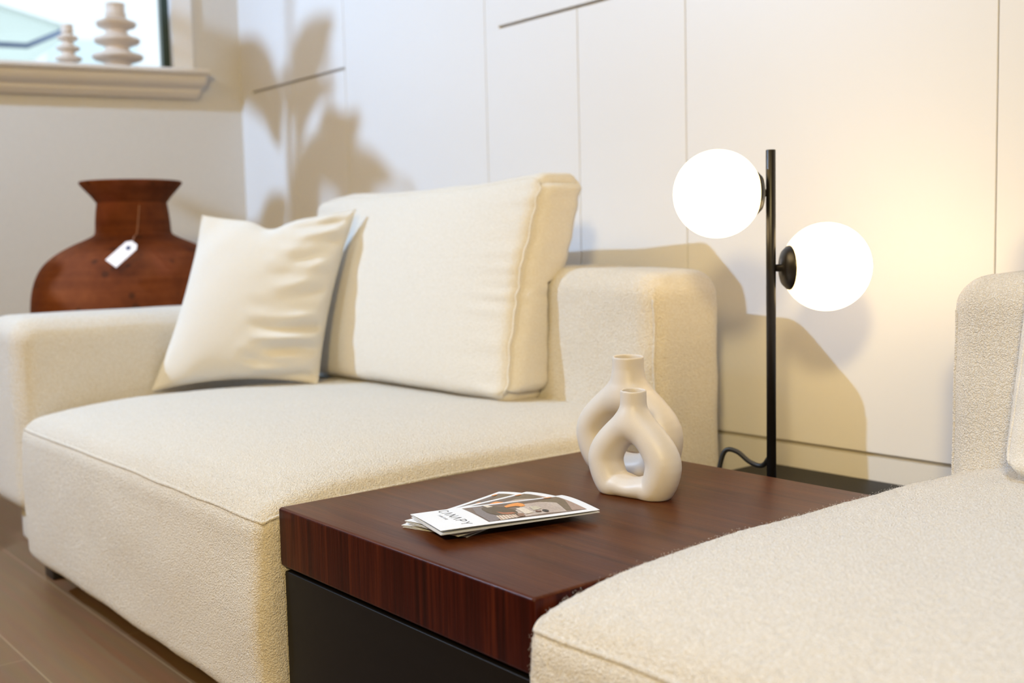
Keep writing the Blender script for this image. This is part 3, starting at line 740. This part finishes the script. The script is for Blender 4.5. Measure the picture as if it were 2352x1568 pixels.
def brochure(loc, rz, z0, lift, label, detail):
    W, L, T = .107, .228, .00035
    root = thing('brochure', (loc[0], loc[1], z0), label, 'brochure', 'fanned brochures on the coffee table')
    ca, sa = math.cos(rz), math.sin(rz)
    def place(P):
        P = np.asarray(P, float)
        return np.stack([loc[0]+P[:, 0]*ca-P[:, 1]*sa, loc[1]+P[:, 0]*sa+P[:, 1]*ca, z0+P[:, 2]], 1)
    def top(x, y):       # height of the cover above z0
        u = x/W+.5; v = y/L
        return lift*(.72+.28*u)*(1-.35*v) + .0018*np.sin(PI*u**.8)*(.5+.8*v) + .0004*np.sin(v*6)
    nx, ny = 14, 16
    def sheet(x0, x1, zf, t=T):
        V = []; F = []
        for s_ in (0, 1):
            for i in range(nx+1):
                for j in range(ny+1):
                    x = x0+(x1-x0)*i/nx; y = L*j/ny; V.append((x, y, zf(x, y)-t*s_))
        n_ = (nx+1)*(ny+1); I = lambda s_, i, j: s_*n_+i*(ny+1)+j
        for i in range(nx):
            for j in range(ny):
                F.append((I(0, i, j), I(0, i+1, j), I(0, i+1, j+1), I(0, i, j+1))); F.append((I(1, i, j), I(1, i, j+1), I(1, i+1, j+1), I(1, i+1, j)))
        for i in range(nx):
            F.append((I(0, i, 0), I(1, i, 0), I(1, i+1, 0), I(0, i+1, 0))); F.append((I(0, i, ny), I(0, i+1, ny), I(1, i+1, ny), I(1, i, ny)))
        for j in range(ny):
            F.append((I(0, 0, j), I(0, 0, j+1), I(1, 0, j+1), I(1, 0, j))); F.append((I(0, nx, j), I(1, nx, j), I(1, nx, j+1), I(0, nx, j+1)))
        return np.array(V), F
    V, F = sheet(-W/2, W/2, top); cover = mesh_obj('cover_page', place(V), F, M['paper'], root, smooth=False)
    # two folded panels below: joined at the left edge, opening to the right, then back again
    lo1 = lambda x, y: top(x, y) - .0006 - (top(x, y)-.0014)*.84*(x/W+.5)**.8 - .0012*np.sin(PI*(x/W+.5))
    V, F = sheet(-W/2, W/2, lo1); mesh_obj('inner_page', place(V), F, M['paper'], root, smooth=False)
    lo2 = lambda x, y: np.maximum(lo1(x, y)*.42 - .0004*(1-(x/W+.5)), .0006)
    V, F = sheet(-W/2+.002, W/2, lo2); mesh_obj('back_page', place(V), F, M['paper'], root, smooth=False)
    # printed picture: flat ink shapes on the cover
    m0, m1, y0, y1 = -.044, .044, .070, .214
    cols = []; PV = []; PF = []; MI = []
    def quadmesh(poly, layer, mi):
        """poly in picture coords (0..1, 0..1) triangulated as a fan on the curved page"""
        poly = np.array(poly, float); c = poly.mean(0); K = 9
        o = len(PV); n_ = len(poly)
        for k in range(K+1):
            for p in poly:
                q = c + (p-c)*(k/K); x = m0+(m1-m0)*q[0]; y = y0+(y1-y0)*q[1]
                PV.append((x, y, top(x, y)+.00005*(layer+1)))
        for k in range(K):
            for i in range(n_):
                j = (i+1) % n_; PF.append((o+k*n_+i, o+(k+1)*n_+i, o+(k+1)*n_+j, o+k*n_+j)); MI.append(mi)
    def blob(cx, cy, rx, ry, a=0, n=22, wob=.0, s=1):
        r_ = random.Random(s); o = []
        for k in range(n):
            t = 2*PI*k/n; w_ = 1+wob*math.sin(3*t+s)+wob*.6*math.sin(5*t+2*s)
            x, y = rx*w_*math.cos(t), ry*w_*math.sin(t); o.append((cx+x*math.cos(a)-y*math.sin(a), cy+x*math.sin(a)+y*math.cos(a)))
        return o
    def dens(poly, n=8):
        o = []
        for i in range(len(poly)):
            a, b = np.array(poly[i]), np.array(poly[(i+1) % len(poly)])
            for t in np.linspace(0, 1, n, endpoint=False): o.append(tuple(a+(b-a)*t))
        return o
    quadmesh(dens([(0, 0), (1, 0), (1, 1), (0, 1)]), 0, 0)
    quadmesh(dens(PRINT[0][2], 6), 1, PRINT[0][1])
    for poly in GRAIN: quadmesh(dens(poly, 5), 2, 4)
    for k_, (lay, mi, poly) in enumerate(PRINT[1:]): quadmesh(dens(poly, 6), 3+k_, mi)
    for poly in PAGES: quadmesh(dens(poly, 3), 19, 7)
    pm = [M['p%d' % i] for i in range(14)]
    mesh_obj('printed_photo', place(PV), PF, None, cover, origin=tuple(root.location), smooth=False, mats=pm, midx=MI)
    # lettering
    def stroke(pts, wd):
        V_ = []; F_ = []
        for a, b in zip(pts[:-1], pts[1:]):
            a, b = np.array(a), np.array(b); d = b-a; d = d/np.linalg.norm(d); n_ = np.array([-d[1], d[0]])*wd/2; a = a-d*wd*.3; b = b+d*wd*.3
            o = len(V_); V_ += [a+n_, a-n_, b-n_, b+n_]; F_.append((o, o+1, o+2, o+3))
        return V_, F_
    G = {'C': [[(.80, .86), (.62, .98), (.40, 1.0), (.18, .88), (.05, .65), (.05, .35), (.18, .12), (.40, 0), (.62, .02), (.80, .14)]],
         'A': [[(0, 0), (.42, 1), (.84, 0)]], 'N': [[(.05, 0), (.05, 1), (.80, 0), (.80, 1)]],
         'P': [[(.08, 0), (.08, 1), (.50, 1), (.74, .90), (.78, .72), (.70, .54), (.50, .46), (.08, .46)]],
         'Y': [[(0, 1), (.40, .48), (.80, 1)], [(.40, .48), (.40, 0)]],
         'F': [[(.7, 1), (.08, 1), (.08, 0)], [(.08, .52), (.6, .52)]], 'U': [[(.05, 1), (.05, .3), (.2, .05), (.4, 0), (.6, .05), (.75, .3), (.75, 1)]],
         'R': [[(.08, 0), (.08, 1), (.50, 1), (.74, .90), (.76, .72), (.70, .54), (.50, .48), (.08, .48)], [(.45, .48), (.78, 0)]],
         'I': [[(.4, 0), (.4, 1)]], 'T': [[(.4, 0), (.4, 1)], [(.02, 1), (.78, 1)]], 'E': [[(.7, 1), (.08, 1), (.08, 0), (.7, 0)], [(.08, .52), (.6, .52)]]}
    def text(s_, x0, x1, yb, hgt, wd):
        V_ = []; F_ = []; adv = (x1-x0)/len(s_)
        for i, ch in enumerate(s_):
            for st in G[ch]:
                a, b = stroke([(x0+adv*i + px*adv*.80, yb+py*hgt) for px, py in st], wd)
                o = len(V_); V_ += a; F_ += [tuple(k+o for k in f_) for f_ in b]
        P = np.array([(x, y, top(x, y)+.00012) for x, y in V_]); return P, F_
    P, F_ = text('CANAPY', -.046, .046, .036, .0125, .0016)
    mesh_obj('printed_name', place(P), F_, M['ink'], cover, origin=tuple(root.location), smooth=False)
    P, F_ = text('FURNITURE', -.022, .008, .0262, .0034, .00045)
    mesh_obj('printed_subtitle', place(P), F_, M['ink'], cover, origin=tuple(root.location), smooth=False)
for i, c in enumerate([(.17, .115, .085), (.50, .42, .37), (.16, .115, .07), (.155, .115, .095), (.36, .25, .20), (.20, .17, .17), (.095, .065, .035), (.36, .13, .06), (.80, .30, .06), (.68, .60, .50), (.52, .47, .36), (.025, .02, .02), (.12, .05, .03), (.26, .15, .10)]):
    M['p%d' % i] = plain('print_ink_%d' % i, c, .45, bscale=300, var=.12)
brochure((-1.158, .807), R(17), TZ+.0003, .0045, 'white folded brochure lowest in the fan, farthest to the left', 0)
brochure((-1.154, .800), R(5), TZ+.0058, .0048, 'white folded brochure in the middle of the fan', 0)
brochure((-1.155, .792), R(-13.5), TZ+.0116, .0062, 'white folded brochure on top of the fan with its furniture photo fully visible', 1)

# ------------------------------------------------------------ lamp
LX, LY = -1.152, 1.500
lamp = thing('table_lamp', (LX, LY, .306), 'black pole table lamp with two lit white glass globes behind the coffee table', 'lamp')
mesh_obj('base', *lathe([(0, 0), (.085, 0), (.088, .003), (.088, .014), (.084, .018), (0, .018)], (LX, LY, .306), 48), M['black'], lamp)
mesh_obj('pole', *lathe([(0, .320), (.0080, .320), (.0080, .9140), (.0072, .9150), (0, .9150)], (LX, LY, 0), 32), M['black'], lamp)
ax = np.array([.563, .824, 0]); ax /= np.linalg.norm(ax)
def globe(sgn, z, rad, dist):
    a = ax*sgn; c = np.array([LX, LY, z]) + a*dist
    prof = [(rad*math.sin(t), -rad*math.cos(t)) for t in np.linspace(0.0, PI, 40)]
    sh = mesh_obj('globe_shade', *lathe(prof, c, 56), M['globe' if sgn > 0 else 'globe_b'], lamp)
    s = dist-rad
    cp = [(0, .008), (.006, .008), (.0065, s-.004), (.018, s-.003), (.030, s+.001), (.0365, s+.008), (.038, s+.014), (.036, s+.0155), (0, s+.0155)]
    mesh_obj('globe_holder', *lathe(cp, (LX, LY, z), 40, axis=a), M['black'], lamp)
globe(-1, .8445, .0722, .0900)
globe(1, .7205, .0736, .0947)
# cord leaves the pole low down, loops over the back of the base block
cord = [(LX-.004, LY, .402), (LX-.026, LY+.008, .383), (LX-.050, LY+.006, .386), (LX-.074, LY+.0, .402), (LX-.094, LY-.006, .402), (LX-.102, LY-.012, .375), (LX-.104, LY-.02, .330), (LX-.10, LY-.01, .3095), (LX-.08, LY+.05, .3095)]
mesh_obj('cord', *tube(smooth_path(cord, 10), .0042, 10), M['cord'], lamp)

# ------------------------------------------------------------ terracotta jar
def smooth_prof(pr):
    out = []
    for i in range(len(pr)-1):
        a, b, c, d = [np.array(pr[min(max(i+k, 0), len(pr)-1)], float) for k in (-1, 0, 1, 2)]
        for t in (0, .25, .5, .75): out.append(tuple(.5*((2*b) + (c-a)*t + (2*a-5*b+4*c-d)*t*t + (3*b-a-3*c+d)*t**3)))
    out.append(pr[-1]); return [(max(r, 0), z) for r, z in out]
JX, JY = -3.205, 1.202
jar = tag(mesh_obj('terracotta_jar', *lathe(smooth_prof([(0, 0), (.16, 0), (.175, .012), (.21, .12), (.255, .30), (.283, .46), (.290, .575), (.284, .66), (.262, .722), (.225, .762), (.175, .792), (.135, .810), (.112, .822), (.106, .832), (.104, .86), (.101, .89), (.0975, .915),
    (.100, .918), (.112, .934), (.128, .952), (.140, .966), (.143, .972), (.139, .976), (.128, .970), (.112, .955), (.090, .93), (.088, .84), (.12, .79), (.24, .70), (.26, .55), (.2, .3), (.15, .03), (0, .03)]), (JX, JY, 0), 96), M['terracotta'], origin=(JX, JY, 0)),
    'large brown terracotta jar with flared rim standing behind the left sofa arm', 'jar')
# price tag on a string, lying against the jar's shoulder
tg = thing('price_tag', (-2.947, 1.073, .80), 'white paper price tag on a string hanging from the neck of the jar', 'tag')

# ------------------------------------------------------------ stacked-disc vases on the sill
def disc_vase(name, loc, s, label, discs):
    pr = [(0, 0), (.040, 0), (.046, .004)]
    z = .012
    for rad, gap in discs:
        neck = pr[-1][0]
        pr += [(rad*.50, z), (rad*.62, z+.006), (rad*.92, z+.014), (rad, z+.022), (rad*.97, z+.029), (rad*.70, z+.036), (rad*.52, z+.043), (rad*.47, z+.050)]
        z += gap
    pr += [(.036, z+.002), (.032, z+.008), (.031, z+.035), (.033, z+.040), (.030, z+.040), (.027, z+.02), (.024, z-.01), (0, z-.01)]
    pr = [(r*s, zz*s) for r, zz in pr]
    return tag(mesh_obj(name, *lathe(pr, loc, 56), M['ceramic2'], origin=loc), label, 'vase')
disc_vase('stacked_disc_vase', LWp(.425, .015, 1.4125), 1.0, 'taller white stacked-disc vase on the window sill, nearer the window frame', [(.086, .056), (.078, .056), (.068, .052)])
disc_vase('stacked_disc_vase', LWp(.585, .015, 1.4125), .62, 'shorter white stacked-disc vase on the window sill, left of the taller one', [(.072, .056), (.064, .056), (.056, .052)])

# price tag geometry
def fill_tag():
    c = np.array([-2.947, 1.073, .770]); 
    # local frame: normal roughly along the shoulder normal, facing the camera
    n = np.array([.62, -.52, .58]); n /= np.linalg.norm(n)
    side = np.cross(np.array([0, 0, 1.]), n); side /= np.linalg.norm(side); up = np.cross(n, side)
    ang = R(-38)
    u = side*math.cos(ang)+up*math.sin(ang); v = -side*math.sin(ang)+up*math.cos(ang)
    L, W = .085, .042
    out = [(-W/2, -L/2), (W/2, -L/2), (W/2, L/2-.012), (W/4, L/2), (-W/4, L/2), (-W/2, L/2-.012)]
    V = [c+u*a+v*b+n*.0006 for a, b in out]+[c+u*a+v*b-n*.0006 for a, b in out]; k = len(out)
    F = [tuple(range(k)), tuple(range(2*k-1, k-1, -1))]+[(i, i+k, (i+1) % k+k, (i+1) % k) for i in range(k)]
    card = mesh_obj('card', V, F, M['tag'], tg, smooth=False)
    e = c+v*(L/2-.022)
    V = [e+(u*math.cos(a)+v*math.sin(a))*.0065+n*.0009 for a in np.linspace(0, 2*PI, 16, endpoint=False)]
    mesh_obj('eyelet', V, [tuple(range(16))], plain('navy_eyelet', (.01, .03, .12), .4), tg, smooth=False)
    e2 = c+v*(L/2-.008)
    ang0 = math.atan2(-.18, .98)
    top = np.array([JX+.109*math.cos(ang0), JY+.109*math.sin(ang0), .905])
    mid = np.array([JX+.125*math.cos(ang0-.1), JY+.125*math.sin(ang0-.1), .83])
    mesh_obj('string', *tube(smooth_path([e2+n*.001, (e2+mid)/2+n*.006, mid, top], 8), .0014, 6), M['string'], tg)
    ring = [(JX+.1005*math.cos(a), JY+.1005*math.sin(a), .908+.004*math.sin(3*a)) for a in np.linspace(0, 2*PI, 60, endpoint=False)]
fill_tag()

# ------------------------------------------------------------ tall leafy plant outside the frame (throws the leaf shadows)
def plant():
    px, py = -3.54, .02
    root = thing('potted_plant', (px, py, 0), 'tall leafy plant outside the left of the photo, casting leaf shadows on the wall', 'plant')
    mesh_obj('pot', *lathe([(0, 0), (.13, 0), (.14, .01), (.17, .30), (.175, .31), (.16, .31), (.15, .28), (0, .27)], (px, py, 0), 40), M['pot'], root)
    rr = random.Random(4)
    stems = []; LV = []; LF = []
    for s_ in range(5):
        a = rr.uniform(0, 2*PI); top = (px+.16*math.cos(a), py+.16*math.sin(a), 1.88+.11*s_)
        path = smooth_path([(px+.03*math.cos(a), py+.03*math.sin(a), .25), (px+.07*math.cos(a), py+.07*math.sin(a), .9), top], 8)
        stems.append(tube(path, np.linspace(.012, .005, len(path)), 7))
        for k in range(13):
            t = rr.uniform(.52, 1); i = int(t*(len(path)-1)); p0 = path[i]
            b = rr.uniform(0, 2*PI); el = rr.uniform(-.3, .9); L = rr.uniform(.15, .25); Wd = L*rr.uniform(.34, .5)
            d = np.array([math.cos(b)*math.cos(el), math.sin(b)*math.cos(el), math.sin(el)]); sd = np.cross(d, (0, 0, 1.)); sd /= np.linalg.norm(sd); nn = np.cross(sd, d)
            base = p0+d*.04; o = len(LV); n_ = 9
            for q in range(n_):
                u = q/(n_-1); ww = Wd/2*math.sin(PI*u**.8)**.8 if 0 < u < 1 else .001
                cc = base+d*L*u - np.array([0, 0, 1])*.10*L*u*u*2 + nn*.02*math.sin(PI*u)
                LV += [cc-sd*ww+nn*ww*.25, cc, cc+sd*ww+nn*ww*.25]
            for q in range(n_-1):
                a0 = o+q*3; LF += [(a0, a0+1, a0+4, a0+3), (a0+1, a0+2, a0+5, a0+4)]
    mesh_obj('stem', *merge(stems), M['bark'], root)
    lf = mesh_obj('leaves', LV, LF, M['leaf'], root)
    sm = lf.modifiers.new('thickness', 'SOLIDIFY'); sm.thickness = .0008
plant()

# ------------------------------------------------------------ street outside the window
def awning_mat():
    m, nt, p = mat('awning_canvas'); p.inputs['Base Color'].default_value = (.6, .66, .64, 1); p.inputs['Roughness'].default_value = .9
    t = nd(nt, 'ShaderNodeBsdfTranslucent'); t.inputs[0].default_value = (.80, .86, .84, 1)
    x = nd(nt, 'ShaderNodeMixShader'); x.inputs[0].default_value = .85
    lk(nt, p.outputs[0], x.inputs[1]); lk(nt, t.outputs[0], x.inputs[2]); lk(nt, x.outputs[0], nt.nodes['Material Output'].inputs[0])
    return m
def street():
    def box(name, t0, t1, o0, o1, z0, z1, m, parent=None):
        return mesh_obj(name, *wall_slab(t0, t1, o0, o1, z0, z1), m, parent, origin=(0, 0, 0) if parent is None else tuple(parent.location), smooth=False)
    fac = plain('pale_render', (.80, .84, .88), .8); blue = plain('blue_glass', (.62, .76, .82), .3); dk = plain('grey_fascia', (.42, .5, .52), .6)
    loc = LWp(0, -9, -3)
    b = thing('building', loc, 'pale building with bluish windows seen through the window behind the vases', 'building')
    def bx(name, *a):
        return mesh_obj(name, *wall_slab(*a[:-1]), a[-1], b, smooth=False)
    bx('facade', -14, 8, -9.4, -9, -3, 9, fac)
    for t in np.arange(-12, 7, 1.6):
        for z in (2.2, 4.4): bx('window', t, t+.9, -9.05, -8.97, z, z+.9, blue)
    bx('fascia', -14, 8, -9.0, -8.75, 1.2, 1.55, dk)
    bx('shopfront', -14, 8, -8.99, -8.9, -1, .9, plain('shopfront_glass', (.45, .6, .66), .3))
    g_ = mesh_obj('street', *wall_slab(-16, 12, -12, -.4, -.25, -.2), plain('pale_paving', (.5, .5, .5), .9), smooth=False); struct(g_)
    # neighbour's awning
    aw = thing('awning', LWp(1.2, -2.4, 2.3), 'pale sloping awning outside the window, left of the vases', 'awning')
    P0 = [LWp(.36, -2.6, 2.03), LWp(1.9, -2.3, 2.40), LWp(1.9, -3.4, 1.98), LWp(.55, -3.4, 1.98)]
    V = [np.array(p) for p in P0]+[np.array(p)-np.array((0, 0, .03)) for p in P0]
    mesh_obj('canvas', V, [(0, 1, 2, 3), (7, 6, 5, 4), (0, 4, 5, 1), (1, 5, 6, 2), (2, 6, 7, 3), (3, 7, 4, 0)], awning_mat(), aw, smooth=False)
    mesh_obj('strut', *tube([LWp(.38, -2.6, 2.02), LWp(.60, -2.5, 1.90), LWp(1.9, -2.5, 1.90)], .016, 8), plain('strut_blue', (.16, .22, .34), .5), aw)
street()
